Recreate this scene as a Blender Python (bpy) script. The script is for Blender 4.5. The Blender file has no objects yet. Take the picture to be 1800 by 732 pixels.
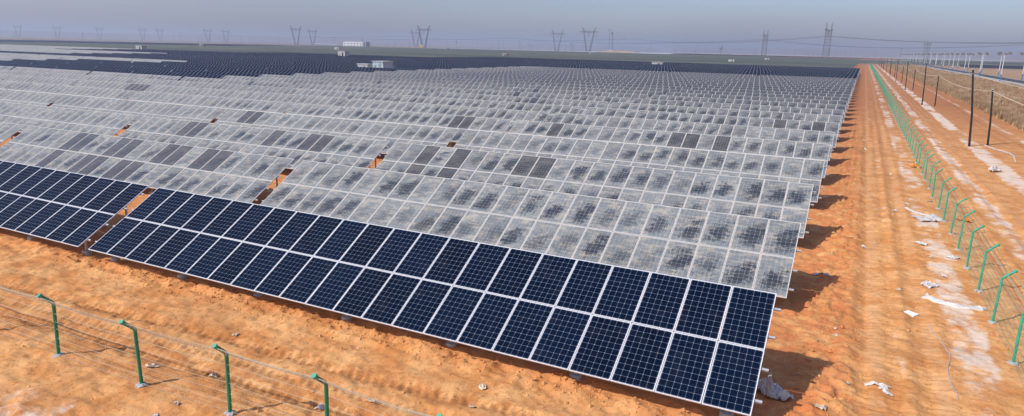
import bpy, math, random
import numpy as np
from mathutils import Vector, Matrix, Euler
random.seed(7)
rng = np.random.default_rng(11)
SC = bpy.context.scene
COL = SC.collection
R = math.radians

# ------------------------------------------------------------------ camera
CF, CP, CR, CY = 1176.6, 0.235988, 0.0230288, 0.4698391
CX, CYY, CZ = 1.1393, -13.2444, 7.773
Fv = Vector((-math.sin(CY)*math.cos(CP), math.cos(CY)*math.cos(CP), -math.sin(CP)))
Rv = Vector((math.cos(CY), math.sin(CY), 0))
Uv = Rv.cross(Fv)
R2 = Rv*math.cos(CR) + Uv*math.sin(CR)
U2 = -Rv*math.sin(CR) + Uv*math.cos(CR)
cam = bpy.data.cameras.new('camera'); camo = bpy.data.objects.new('camera', cam); COL.objects.link(camo)
camo.matrix_world = Matrix(((R2.x, U2.x, -Fv.x, CX), (R2.y, U2.y, -Fv.y, CYY), (R2.z, U2.z, -Fv.z, CZ), (0, 0, 0, 1)))
cam.sensor_width = 36; cam.lens = 36*CF/1800; cam.clip_end = 40000; cam.clip_start = .1
SC.camera = camo
CAM = Vector((CX, CYY, CZ))

def proj(x, y, z):
    d = Vector((x, y, z)) - CAM
    w = d.dot(Fv)
    if w < .5: return None
    return 900 + CF*d.dot(R2)/w, 366 - CF*d.dot(U2)/w, w

def on_ray(u, d, vpx=None):
    """ground point in photo column u at horizontal distance d"""
    k = (u-900)/CF; # ignore roll for the column
    dv = Fv+R2*k; 
    for _ in range(3):
        q = Vector((dv.x, dv.y, 0)).normalized()
        P = proj(CX+q.x*d, CYY+q.y*d, 10)
        dv = dv+R2*((u-P[0])/CF)
    return CX+q.x*d, CYY+q.y*d

CABS = []
for u, d, w, h, lb in ((603, 318, 3.8, 4.2, 'White and dark equipment cabin in the sand-coated field below the white building'), (246, 410, 4.4, 4.0, 'White and dark cabin in the hazy field far to the left'), (355, 690, 4.8, 4.1, 'Small pale cabin on the edge of the far blue field'),
                       (593, 595, 4.2, 4.3, 'Dark-sided cabin below the row of white sheds'), (889, 430, 3.0, 3.6, 'Small dark cabin left of the middle pylons'), (1040, 750, 4, 4.1, 'Dark cabin below the cup-shaped pylon'), (786, 1000, 4, 4.4, 'Dark cabin right of the sand heap'),
                       (1288, 436, 3.4, 3.3, 'Low white cabin in the greenish field toward the track'), (1350, 617, 3.6, 3.3, 'Low white cabin below the second end-on pylon'), (1155, 285, 4.2, 2.95, 'Low white shelter among the dark clean rows')):
    x, y = on_ray(u, d)
    if u == 1155: y = int(y/7.6356)*7.6356+5.25
    CABS.append((x, y, w, h, lb))
def cab_hit(x1, x0, y): return any(x0-3 < c[0] < x1+3 and y-2.4 < c[1] < y+5.4 for c in CABS if c[1] > 290)
# ------------------------------------------------------------------ noise
def _h(ix, iy, s):
    n = (ix*374761393 + iy*668265263 + s*974711) & 0xffffffff
    n = ((n ^ (n >> 13))*1274126177) & 0xffffffff
    return ((n ^ (n >> 16)) & 0xffff)/65535.0
def vn(x, y, s=0):
    x = np.asarray(x, float); y = np.asarray(y, float)
    ix = np.floor(x).astype(np.int64); iy = np.floor(y).astype(np.int64)
    fx = x-ix; fy = y-iy; fx = fx*fx*fx*(fx*(fx*6-15)+10); fy = fy*fy*fy*(fy*(fy*6-15)+10)
    a = _h(ix, iy, s); b = _h(ix+1, iy, s); c = _h(ix, iy+1, s); d = _h(ix+1, iy+1, s)
    return (a*(1-fx)+b*fx)*(1-fy)+(c*(1-fx)+d*fx)*fy
def fbm(x, y, s=0, o=4):
    t = 0; a = .5
    for k in range(o):
        t = t + a*(vn(x*2**k+13.7*k, y*2**k-7.1*k, s+k)-.5); a *= .5
    return t
def sst(x, a, b):
    t = np.clip((x-a)/(b-a), 0, 1); return t*t*(3-2*t)
def ground_h(x, y):
    x = np.asarray(x, float); y = np.asarray(y, float)
    d = np.hypot(x+8, y-5)
    near = 1-sst(d, 45, 110)
    far = 1-sst(d, 120, 320)
    h = .16*fbm(x/7, y/7, 3, 3)*far
    h = h + near*(.10*fbm(x/1.6, y/1.6, 9, 4))
    # churned clods beside the row ends and along the front row
    edge = np.exp(-((x-1.1-.4*fbm(y/3, y*0, 5, 2))/.75)**2)*sst(y, -3, 1)
    per = .5+.5*np.cos((y-3.2)/7.6356*2*np.pi)
    frontb = np.exp(-((y-.25+.6*fbm(x/3, x*0, 8, 2))/.5)**2)*(x < 0)
    rid = 1-np.abs(2*vn(x/.42, y/.42, 21)-1)
    rid2 = 1-np.abs(2*vn(x/.2+5, y/.2, 23)-1)
    h = h + near*(edge*(.35+.65*per)+.8*frontb)*(.17*rid**2+.09*rid2**2-.05)
    # small footprints and lumps everywhere
    h = h + near*(.075*(vn(x/.40, y/.26, 31)-.5)+.04*(1-np.abs(2*vn(x/.24, y/.2, 33)-1)))*(1-.45*sst(x, 2, 6))
    h = h + near*(.020*(vn(x/.11, y/.09, 35)-.5)+.05*sst(vn(x/1.1, y/.8, 51), .62, .9)*(vn(x/.19, y/.16, 53)-.5))*(1-.3*sst(x, 2, 6))
    # boot prints wandering over the loose sand
    fx_ = (x+.35*np.sin(y*1.7)) % 1.3-.65; fy_ = (y+.5*vn(x/2, y/2, 57)) % .62-.31
    h = h - near*.035*np.exp(-(fx_/.10)**2-(fy_/.17)**2)*(vn(x/3, y/3, 59) > .5)
    # wheel ruts of the fence track and the inner corridor
    for xc, w, dep in ((6.75, .22, .07), (8.35, .22, .06), (2.2, .24, .065), (3.6, .22, .055), (2.75, .2, .04)):
        xx = x-xc-.25*fbm(y/14, y*0+xc, 41, 2)
        h = h + near*(-dep*np.exp(-(xx/w)**2)+.5*dep*np.exp(-((np.abs(xx)-1.9*w)/(.6*w))**2))
        h = h + near*.02*np.exp(-(xx/w)**2)*np.sin(y*2*np.pi/.26)
    for yc, w, dep in ((-3.1, .22, .075), (-1.6, .2, .065), (-2.4, .18, .04)):
        yy = y-yc-.5*fbm(x/9, x*0+yc, 43, 2)-.06*(x+8)
        m = near*sst(-x, -3, 1)*np.exp(-(yy/w)**2)
        h = h - dep*m + .035*m*np.sin((x+.5*yy)*2*np.pi/.24)
    return h
def gh(x, y): return float(ground_h(np.array([x]), np.array([y]))[0])

# ------------------------------------------------------------------ node helper
class NT:
    def __init__(s, name):
        s.m = bpy.data.materials.new(name); s.m.use_nodes = True
        s.t = s.m.node_tree; s.n = s.t.nodes; s.n.clear()
        s.out = s.n.new('ShaderNodeOutputMaterial')
        s.bsdf = s.n.new('ShaderNodeBsdfPrincipled')
        s.t.links.new(s.bsdf.outputs[0], s.out.inputs[0])
        s.pos_ = None
    def set(s, sock, v):
        if isinstance(v, bpy.types.NodeSocket): s.t.links.new(v, sock)
        elif v is not None: sock.default_value = v
    def math(s, op, a, b=None, c=None, clamp=False):
        n = s.n.new('ShaderNodeMath'); n.operation = op; n.use_clamp = clamp
        s.set(n.inputs[0], a)
        if b is not None: s.set(n.inputs[1], b)
        if c is not None: s.set(n.inputs[2], c)
        return n.outputs[0]
    def vmath(s, op, a, b=None):
        n = s.n.new('ShaderNodeVectorMath'); n.operation = op
        s.set(n.inputs[0], a)
        if b is not None: s.set(n.inputs[1], b)
        return n.outputs[0]
    def scale(s, a, k):
        n = s.n.new('ShaderNodeVectorMath'); n.operation = 'SCALE'; s.set(n.inputs[0], a); s.set(n.inputs[3], k); return n.outputs[0]
    def pos(s):
        if s.pos_ is None: s.pos_ = s.n.new('ShaderNodeNewGeometry').outputs['Position']
        return s.pos_
    def sep(s, v):
        n = s.n.new('ShaderNodeSeparateXYZ'); s.set(n.inputs[0], v); return n.outputs
    def comb(s, x=0., y=0., z=0.):
        n = s.n.new('ShaderNodeCombineXYZ'); s.set(n.inputs[0], x); s.set(n.inputs[1], y); s.set(n.inputs[2], z); return n.outputs[0]
    def noise(s, v, sc, det=3., rough=.55, dist=0.):
        n = s.n.new('ShaderNodeTexNoise'); s.set(n.inputs['Vector'], v)
        n.inputs['Scale'].default_value = sc; n.inputs['Detail'].default_value = det
        n.inputs['Roughness'].default_value = rough; n.inputs['Distortion'].default_value = dist
        return n.outputs['Fac']
    def wn(s, v):
        n = s.n.new('ShaderNodeTexWhiteNoise'); n.noise_dimensions = '3D'; s.set(n.inputs['Vector'], v); return n.outputs
    def ramp(s, f, a, b, lo=0., hi=1.):
        n = s.n.new('ShaderNodeMapRange'); n.interpolation_type = 'SMOOTHSTEP'
        s.set(n.inputs[0], f); n.inputs[1].default_value = a; n.inputs[2].default_value = b
        n.inputs[3].default_value = lo; n.inputs[4].default_value = hi; return n.outputs[0]
    def mix(s, f, a, b):
        n = s.n.new('ShaderNodeMix'); n.data_type = 'RGBA'; s.set(n.inputs[0], f)
        for k, v in ((6, a), (7, b)):
            if isinstance(v, tuple) and len(v) == 3: v = v+(1.,)
            s.set(n.inputs[k], v)
        return n.outputs[2]
    def bump(s, h, st=.5, dist=.02):
        n = s.n.new('ShaderNodeBump'); n.inputs['Strength'].default_value = st; n.inputs['Distance'].default_value = dist
        s.set(n.inputs['Height'], h); s.t.links.new(n.outputs[0], s.bsdf.inputs['Normal'])
    def fin(s, col=None, rough=None, metal=None, spec=None):
        if isinstance(col, tuple) and len(col) == 3: col = col+(1.,)
        s.set(s.bsdf.inputs['Base Color'], col); s.set(s.bsdf.inputs['Roughness'], rough)
        s.set(s.bsdf.inputs['Metallic'], metal); s.set(s.bsdf.inputs['Specular IOR Level'], spec)
        return s.m

def simple(name, c, rough=.6, metal=0., spec=.4, var=.18, sc=6., obj=True):
    t = NT(name)
    co = t.n.new('ShaderNodeTexCoord').outputs['Object']
    n = t.noise(co, sc, 4)
    col = t.mix(t.ramp(n, .3, .7), tuple(k*(1-var) for k in c), tuple(min(1, k*(1+var)) for k in c))
    return t.fin(col, rough, metal, spec)

# ------------------------------------------------------------------ materials
M = {}
M['alu'] = simple('aluminium', (.74, .75, .76), .42, 0., .5, .05)
M['alu_dull'] = simple('dull_aluminium', (.20, .22, .26), .6, 0., .2, .1)
M['alu_dusty'] = simple('dusty_aluminium', (.72, .68, .61), .6, 0., .3, .12)
M['galv'] = simple('galvanised_steel', (.50, .51, .52), .45, .3, .5, .12, 12)
M['concrete'] = simple('concrete', (.42, .41, .39), .9, 0., .2, .15, 9)
M['green'] = simple('green_paint', (.008, .22, .115), .38, 0., .5, .14, 9)
M['green_pale'] = simple('pale_green_paint', (.03, .34, .20), .45, 0., .5, .2, 3)
M['wire'] = simple('coated_wire', (.54, .46, .32), .5, 0., .4, .1)
M['wire_green'] = simple('green_coated_wire', (.30, .42, .30), .5, 0., .4, .1)
M['darkpole'] = simple('tarred_wood', (.022, .022, .024), .75, 0., .3, .4, 5)
M['rope'] = simple('pale_rope', (.60, .52, .40), .8, 0., .2, .1)
M['pylon'] = simple('pylon_steel', (.17, .18, .20), .6, .1, .3, .1, .1)
M['cable'] = simple('power_cable', (.10, .10, .12), .6)
M['lampwhite'] = simple('white_pole_paint', (.58, .61, .62), .4, 0., .5, .06)
M['lampblue'] = simple('blue_pole_paint', (.03, .16, .38), .4, 0., .5, .1)
M['lamppanel'] = simple('small_solar_module', (.14, .13, .12), .3, 0., .5, .2)
M['white'] = simple('white_plastic', (.62, .58, .53), .5, 0., .4, .08, 20)
M['foam'] = simple('white_foam', (.86, .85, .82), .7, 0., .3, .03)
M['orange'] = simple('orange_plastic', (.75, .24, .03), .5)
M['hose'] = simple('grey_hose', (.10, .11, .13), .45)
M['palehose'] = simple('pale_hose', (.55, .52, .47), .5)
M['straw'] = simple('straw_debris', (.52, .38, .22), .9, 0., .1, .25, 4)
M['card'] = simple('weathered_cardboard', (.62, .50, .36), .9, 0., .1, .15)
M['wall'] = simple('white_wall', (.70, .70, .68), .8, 0., .2, .05, .1)
M['cabin_blue'] = simple('pale_blue_cladding', (.42, .56, .60), .6, 0., .3, .08, .5)
M['cabin_grey'] = simple('grey_cladding', (.27, .28, .30), .6, 0., .3, .1, .5)
M['dark'] = simple('dark_opening', (.02, .022, .026), .3, 0., .4, .1)
M['glassdark'] = simple('window_glass', (.03, .04, .05), .15, 0., .5, .1)
M['roofw'] = simple('white_roof', (.52, .53, .52), .6, 0., .3, .05, .3)
M['asph'] = simple('asphalt', (.055, .056, .06), .85, 0., .3, .2, .6)
M['paint'] = simple('road_paint', (.62, .62, .60), .7, 0., .3, .15, 2)
M['kerb'] = simple('kerb_stone', (.40, .38, .35), .85, 0., .2, .15, 1)
M['tower'] = simple('tower_concrete', (.22, .25, .30), .8, 0., .2, .1, .05)
M['sandheap'] = simple('yellow_sand', (.46, .32, .19), .95, 0., .1, .15, .1)
M['hill'] = simple('bare_hill', (.24, .19, .175), 1., 0., 0., .12, .002)
M['grass'] = None

def glass(name, dust, lined=.48):
    """solar laminate. uv: one unit square per module. dust 0 clean, 1 dirty, 2 mostly wiped brownish module"""
    t = NT(name)
    uv = t.n.new('ShaderNodeUVMap').outputs[0]; u, v, _ = t.sep(uv)
    fu = t.math('FLOOR', u); fv = t.math('FLOOR', v)
    lu = t.math('SUBTRACT', u, fu); lv = t.math('SUBTRACT', v, fv)
    orand = t.n.new('ShaderNodeObjectInfo').outputs['Random']
    rw = t.wn(t.comb(fu, fv, t.math('MULTIPLY', orand, 91.7)))
    rv, rc = rw[0], rw[1]; rc_x, rc_y, rc_z = t.sep(rc)
    cu = t.math('MULTIPLY', t.math('SUBTRACT', lu, .022), 6/.956)
    cv = t.math('MULTIPLY', t.math('SUBTRACT', lv, .014), 10/.972)
    def dl(c): return t.math('ABSOLUTE', t.math('SUBTRACT', t.math('FRACT', t.math('ADD', c, .5)), .5))
    du, dv = dl(cu), dl(cv)
    dmin = t.math('MINIMUM', du, dv)
    line = t.ramp(dmin, .009, .017, 1, 0)
    dia = t.ramp(t.math('ADD', du, dv), .055, .080, 1, 0)
    line = t.math('MAXIMUM', t.math('MULTIPLY', line, lined), t.math('MULTIPLY', dia, min(1., lined*1.8)))
    # white backsheet margin of the laminate
    mu = t.math('LESS_THAN', t.math('MINIMUM', lu, t.math('SUBTRACT', 1., lu)), .010)
    mv = t.math('LESS_THAN', t.math('MINIMUM', lv, t.math('SUBTRACT', 1., lv)), .006)
    margin = t.math('MAXIMUM', mu, mv) if lined > .1 else t.math('LESS_THAN', t.math('MINIMUM', lu, t.math('SUBTRACT', 1., lu)), .022)
    bus = t.math('MULTIPLY', cu, 3.); db = t.math('ABSOLUTE', t.math('SUBTRACT', t.math('FRACT', bus), .5))
    bus = t.math('MULTIPLY', t.ramp(db, .02, .06, 1, 0), .06)
    cellr = t.wn(t.comb(t.math('FLOOR', cu), t.math('FLOOR', cv), t.math('MULTIPLY', rv, 37.)))[0]
    tone = t.mix(rv, (.0006, .0038, .015), (.0012, .0070, .024))
    tone = t.mix(t.math('MULTIPLY', cellr, .35), tone, (.0018, .0085, .027))
    if dust == 2: tone = t.mix(.8, tone, (.018, .012, .016))
    c = t.mix(bus, tone, (.30, .36, .44))
    c = t.mix(line, c, (.46, .55, .68))
    c = t.mix(margin, c, (.66, .68, .70) if lined > .1 else (.42, .46, .54))
    if dust == 0:
        p = t.vmath('ADD', t.comb(lu, t.math('MULTIPLY', lv, 1.67), 0.), t.scale(rc, 40.))
        n = t.noise(p, 2.2, 4)
        amt = t.math('ADD', .001, t.math('MULTIPLY', t.ramp(n, .5, .8), .016))
        c2 = t.mix(amt, c, (.45, .42, .38))
        rough = t.math('ADD', .16, t.math('MULTIPLY', n, .14))
        return t.fin(c2, rough, 0., .025)
    px, py, pz = t.sep(t.pos())
    p0 = t.comb(lu, t.math('MULTIPLY', lv, 1.67), 0.)
    mp = t.n.new('ShaderNodeMapping'); t.set(mp.inputs[0], p0); mp.inputs['Rotation'].default_value = (0, 0, R(-38)); mp.inputs['Scale'].default_value = (.75, 1.7, 1)
    off = t.scale(rc, 60.)
    p = t.vmath('ADD', mp.outputs[0], off)
    n1 = t.noise(p, 2.1, 6, .64, .9)
    ex_ = t.math('ADD', t.math('SUBTRACT', lu, .56), t.math('MULTIPLY', t.math('SUBTRACT', lv, .42), -.45))
    ex_ = t.math('ADD', ex_, t.math('MULTIPLY', t.math('SUBTRACT', rc_x, .5), .3))
    ey_ = t.math('ADD', t.math('SUBTRACT', lv, .42), t.math('MULTIPLY', t.math('SUBTRACT', rc_y, .5), .25))
    el = t.math('SQRT', t.math('ADD', t.math('POWER', t.math('ABSOLUTE', t.math('DIVIDE', ex_, .36)), 2.), t.math('POWER', t.math('ABSOLUTE', t.math('DIVIDE', ey_, .34)), 2.)))
    el = t.math('ADD', el, t.math('MULTIPLY', t.math('SUBTRACT', n1, .5), 3.6))
    mp2 = t.n.new('ShaderNodeMapping'); t.set(mp2.inputs[0], p0); mp2.inputs['Scale'].default_value = (14, 34, 1)
    n2 = t.noise(t.vmath('ADD', mp2.outputs[0], off), 1., 2, .6)
    mp3 = t.n.new('ShaderNodeMapping'); t.set(mp3.inputs[0], p0); mp3.inputs['Scale'].default_value = (22, 3.2, 1)
    n3 = t.noise(t.vmath('ADD', mp3.outputs[0], off), 1., 3, .6)
    el = t.math('ADD', el, t.math('ADD', t.math('MULTIPLY', t.math('SUBTRACT', n3, .5), 1.5), t.math('MULTIPLY', t.math('SUBTRACT', n2, .5), 1.2)))
    # wiping is stronger near the track and differs from row to row
    row = t.noise(t.comb(t.math('MULTIPLY', px, .018), t.math('MULTIPLY', py, .09), 3.3), 1., 1)
    wipe = t.math('ADD', t.ramp(px, -70., -5., .45, .98), t.ramp(row, .38, .62, -.14, .26))
    wipe = t.math('MULTIPLY', wipe, t.ramp(rc_z, .05, .75, .42, 1.15))
    # more wiped in the middle of a module, dust left at the top and heaped at the lower edge
    mid = t.math('MULTIPLY', t.ramp(lv, .0, .22), t.ramp(lv, .72, 1., 1., .35))
    patch = t.math('MULTIPLY', t.ramp(el, .15, 1.45, 1., 0.), mid)
    rem = t.math('MULTIPLY', t.math('MULTIPLY', patch, wipe), t.math('ADD', .78, t.math('MULTIPLY', n3, .5)))
    fine = t.math('MULTIPLY', t.math('SUBTRACT', n2, .5), .55)
    amt = t.math('ADD', t.math('SUBTRACT', .64, t.math('MULTIPLY', rem, .50)), fine)
    amt = t.math('ADD', amt, t.math('MULTIPLY', t.math('SUBTRACT', rv, .5), .16))
    amt = t.math('ADD', amt, t.math('MULTIPLY', t.math('SUBTRACT', n3, .5), .38))
    if dust == 2: amt = t.math('MULTIPLY', amt, .36)
    else:
        # a few modules in the distance were washed by chance
        odd = t.math('GREATER_THAN', rv, .985)
        amt = t.math('MULTIPLY', amt, t.math('SUBTRACT', 1., t.math('MULTIPLY', odd, t.ramp(py, 40., 60., 0., .7))))
    thin = t.math('MULTIPLY', t.ramp(py, 30., 110.), t.ramp(px, -130., -60.))
    amt = t.math('MULTIPLY', amt, t.math('SUBTRACT', 1., t.math('MULTIPLY', thin, .80)))
    edge = t.ramp(lv, .0, .07, .14, 0.)
    amt = t.math('ADD', amt, edge)
    amt = t.math('MINIMUM', t.math('MAXIMUM', amt, .13), .86)
    dcol = t.mix(t.ramp(t.noise(p, 3., 4), .40, .72), (.30, .325, .325), (.55, .51, .42))
    dcol = t.mix(t.math('MULTIPLY', t.ramp(n3, .5, .75), t.ramp(lv, .0, .35, .55, 0.)), dcol, (.33, .44, .54))
    c2 = t.mix(amt, c, dcol)
    c2 = t.mix(t.math('MULTIPLY', line, .72), c2, (.62, .645, .66))
    c2 = t.mix(t.math('MULTIPLY', margin, .5), c2, (.60, .58, .54))
    rough = t.math('ADD', .20, t.math('MULTIPLY', amt, .7))
    return t.fin(c2, rough, 0., t.math('SUBTRACT', .30, t.math('MULTIPLY', amt, .25)))
M['g0'] = glass('clean_solar_glass', 0); M['g1'] = glass('dusty_solar_glass', 1); M['g2'] = glass('brownish_solar_glass', 2); M['g0f'] = glass('plain_clean_solar_glass', 0, .08)

def far_panel():
    t = NT('sand_coated_solar_glass')
    px, py, pz = t.sep(t.pos())
    n = t.noise(t.comb(t.math('MULTIPLY', px, .006), t.math('MULTIPLY', py, .02), 0.), 1., 4)
    n2 = t.noise(t.comb(t.math('MULTIPLY', px, .05), t.math('MULTIPLY', py, .13), 0.), 1., 3)
    c = t.mix(t.ramp(n, .35, .65), (.066, .080, .076), (.115, .125, .10))
    c = t.mix(t.math('MULTIPLY', t.ramp(n2, .4, .7), .5), c, (.055, .075, .085))
    return t.fin(c, .7, 0., .1)
M['gf'] = far_panel()

def sand():
    t = NT('orange_sand')
    P = t.pos(); x, y, z = t.sep(P)
    big = t.noise(P, .16, 4); mid = t.noise(P, .9, 5, .6); fine = t.noise(P, 7., 5, .65); gr = t.noise(P, 38., 4, .7)
    c = t.mix(t.ramp(mid, .32, .68), (.60, .25, .078), (.80, .425, .168))
    c = t.mix(t.math('MULTIPLY', t.ramp(fine, .5, .68), .75), c, (.47, .18, .052))
    c = t.mix(t.math('MULTIPLY', t.ramp(gr, .52, .72), .35), c, (.82, .52, .26))
    c = t.mix(t.math('MULTIPLY', t.ramp(big, .45, .7), .45), c, (.46, .20, .075))
    sp = t.noise(P, 15., 3, .6); sp2 = t.noise(P, 2.3, 4, .6)
    c = t.mix(t.math('MULTIPLY', t.math('MULTIPLY', t.ramp(sp, .56, .68), t.ramp(sp2, .40, .60)), .7), c, (.38, .14, .042))
    # churned redder soil beside the rows, colour boosted to paint row-end shadows warmer
    dk = t.math('MULTIPLY', t.ramp(x, -.6, .3), t.ramp(x, 1.2, 2.4, 1., 0.))
    dk = t.math('MULTIPLY', dk, t.ramp(t.noise(P, 1.6, 4), .38, .6))
    c = t.mix(t.math('MULTIPLY', dk, .75), c, (.62, .205, .075))
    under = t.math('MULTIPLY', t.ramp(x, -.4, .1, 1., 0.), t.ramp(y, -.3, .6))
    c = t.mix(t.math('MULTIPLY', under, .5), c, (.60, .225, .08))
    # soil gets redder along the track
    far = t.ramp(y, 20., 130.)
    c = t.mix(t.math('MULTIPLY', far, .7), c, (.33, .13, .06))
    # soil turned up by wheels in front of the first row: darker and redder
    for yc, w in ((-3.1, .3), (-1.6, .26)):
        q = t.math('ADD', t.math('SUBTRACT', y, yc), t.math('MULTIPLY', t.math('ADD', x, 8.), -.06)); q = t.math('ADD', q, t.math('MULTIPLY', t.math('SUBTRACT', t.noise(t.comb(t.math('MULTIPLY', x, .3), 0., yc), 1., 2), .5), .8))
        b = t.math('MULTIPLY', t.ramp(t.math('ABSOLUTE', q), w*.4, w*1.5, 1., 0.), t.ramp(x, -4., 0., 1., 0.))
        c = t.mix(t.math('MULTIPLY', t.math('MULTIPLY', b, t.ramp(t.noise(P, 2.6, 4, .65), .42, .58)), .7), c, (.44, .165, .05))
    # pale salt crust in strips
    wob = t.math('MULTIPLY', t.math('SUBTRACT', t.noise(t.comb(0., t.math('MULTIPLY', y, .12), 0.), 1., 2), .5), .9)
    xx = t.math('ADD', x, wob)
    sn = t.noise(t.comb(t.math('MULTIPLY', x, 1.1), t.math('MULTIPLY', y, .8), 0.), 1., 6, .68)
    sn2 = t.noise(t.comb(t.math('MULTIPLY', x, 3.), t.math('MULTIPLY', y, 7.), 0.), 1., 5, .7)
    tot = None
    for xc, w, y0, y1, k in ((4.75, .6, -10., -2., .80), (6.5, .7, 28., -5., .74), (8.0, .6, 8., 20., .85), (10.9, .8, 26., 40., 1.0), (15.8, .35, 45., 60., .75), (2.9, .35, 2., 5., .5)):
        b = t.ramp(t.math('ABSOLUTE', t.math('SUBTRACT', xx, xc)), w*.45, w*1.45, 1., 0.)
        b = t.math('MULTIPLY', b, t.ramp(y, min(y0, y1), max(y0, y1), *((0., k) if y0 < y1 else (k, 0.))))
        tot = b if tot is None else t.math('MAXIMUM', tot, b)
    brk = t.noise(t.comb(t.math('MULTIPLY', x, .25), t.math('MULTIPLY', y, .11), 7.), 1., 3)
    tot = t.math('MULTIPLY', tot, t.ramp(brk, .32, .58, .55, 1.12))
    # pale corner outside the front fence
    b = t.math('MULTIPLY', t.ramp(y, -7.2, -4.6, .95, 0.), t.ramp(x, -14., -9., 1., .25))
    tot = t.math('MAXIMUM', tot, b)
    s = t.ramp(t.math('ADD', t.math('MULTIPLY', tot, .34), t.math('ADD', t.math('MULTIPLY', sn, .75), t.math('MULTIPLY', sn2, .25))), .70, .87)
    s = t.math('MULTIPLY', s, t.math('MINIMUM', t.math('MULTIPLY', tot, 3.), 1.))
    c = t.mix(t.math('MULTIPLY', s, .78), c, (.80, .69, .56))
    # straight packed wheel lines, paler than the loose sand
    for xc, w in ((6.75, .2), (8.9, .18), (9.6, .12), (2.35, .22), (3.75, .2)):
        l = t.ramp(t.math('ABSOLUTE', t.math('SUBTRACT', xx, xc)), w*.3, w*1.3, 1., 0.)
        c = t.mix(t.math('MULTIPLY', t.math('MULTIPLY', l, .45), t.ramp(mid, .3, .6)), c, (.62, .36, .19))
    # distant plain: dull brown
    ln = t.n.new('ShaderNodeVectorMath'); ln.operation = 'LENGTH'; t.set(ln.inputs[0], P)
    dist = ln.outputs['Value']
    dn = t.noise(P, .004, 4)
    c = t.mix(t.ramp(dist, 480., 900.), c, t.mix(t.ramp(dn, .4, .62), (.22, .15, .11), (.30, .25, .20)))
    rx = t.math('MULTIPLY', t.ramp(x, 17.6, 18.6), t.ramp(mid, .2, .6, .6, 1.))
    c = t.mix(t.math('MULTIPLY', rx, .75), c, (.34, .235, .13))
    gx_ = t.math('ABSOLUTE', t.math('SUBTRACT', t.math('FRACT', t.math('MULTIPLY', xx, .42)), .5)); gy_ = t.math('ABSOLUTE', t.math('SUBTRACT', t.math('FRACT', t.math('MULTIPLY', y, .16)), .5))
    sg = t.math('MULTIPLY', t.math('MAXIMUM', t.ramp(gx_, .10, .16, 1., 0.), t.ramp(gy_, .04, .08, 1., 0.)), t.ramp(t.noise(P, .5, 4), .42, .6))
    c = t.mix(t.math('MULTIPLY', t.math('MULTIPLY', rx, sg), .8), c, (.60, .52, .38))
    hb = t.math('ADD', t.math('MULTIPLY', fine, .7), t.math('MULTIPLY', gr, .35))
    t.bump(hb, .7, .06)
    return t.fin(c, .95, 0., .12)
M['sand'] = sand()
def grassmat():
    t = NT('dry_reed')
    P = t.pos(); n = t.noise(P, .5, 5, .7); n2 = t.noise(P, 6., 2)
    c = t.mix(t.ramp(n, .35, .65), (.24, .13, .07), (.52, .40, .23))
    c = t.mix(t.math('MULTIPLY', t.ramp(n2, .4, .7), .5), c, (.20, .09, .065))
    return t.fin(c, .9, 0., .1)
M['grass'] = grassmat()

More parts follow.
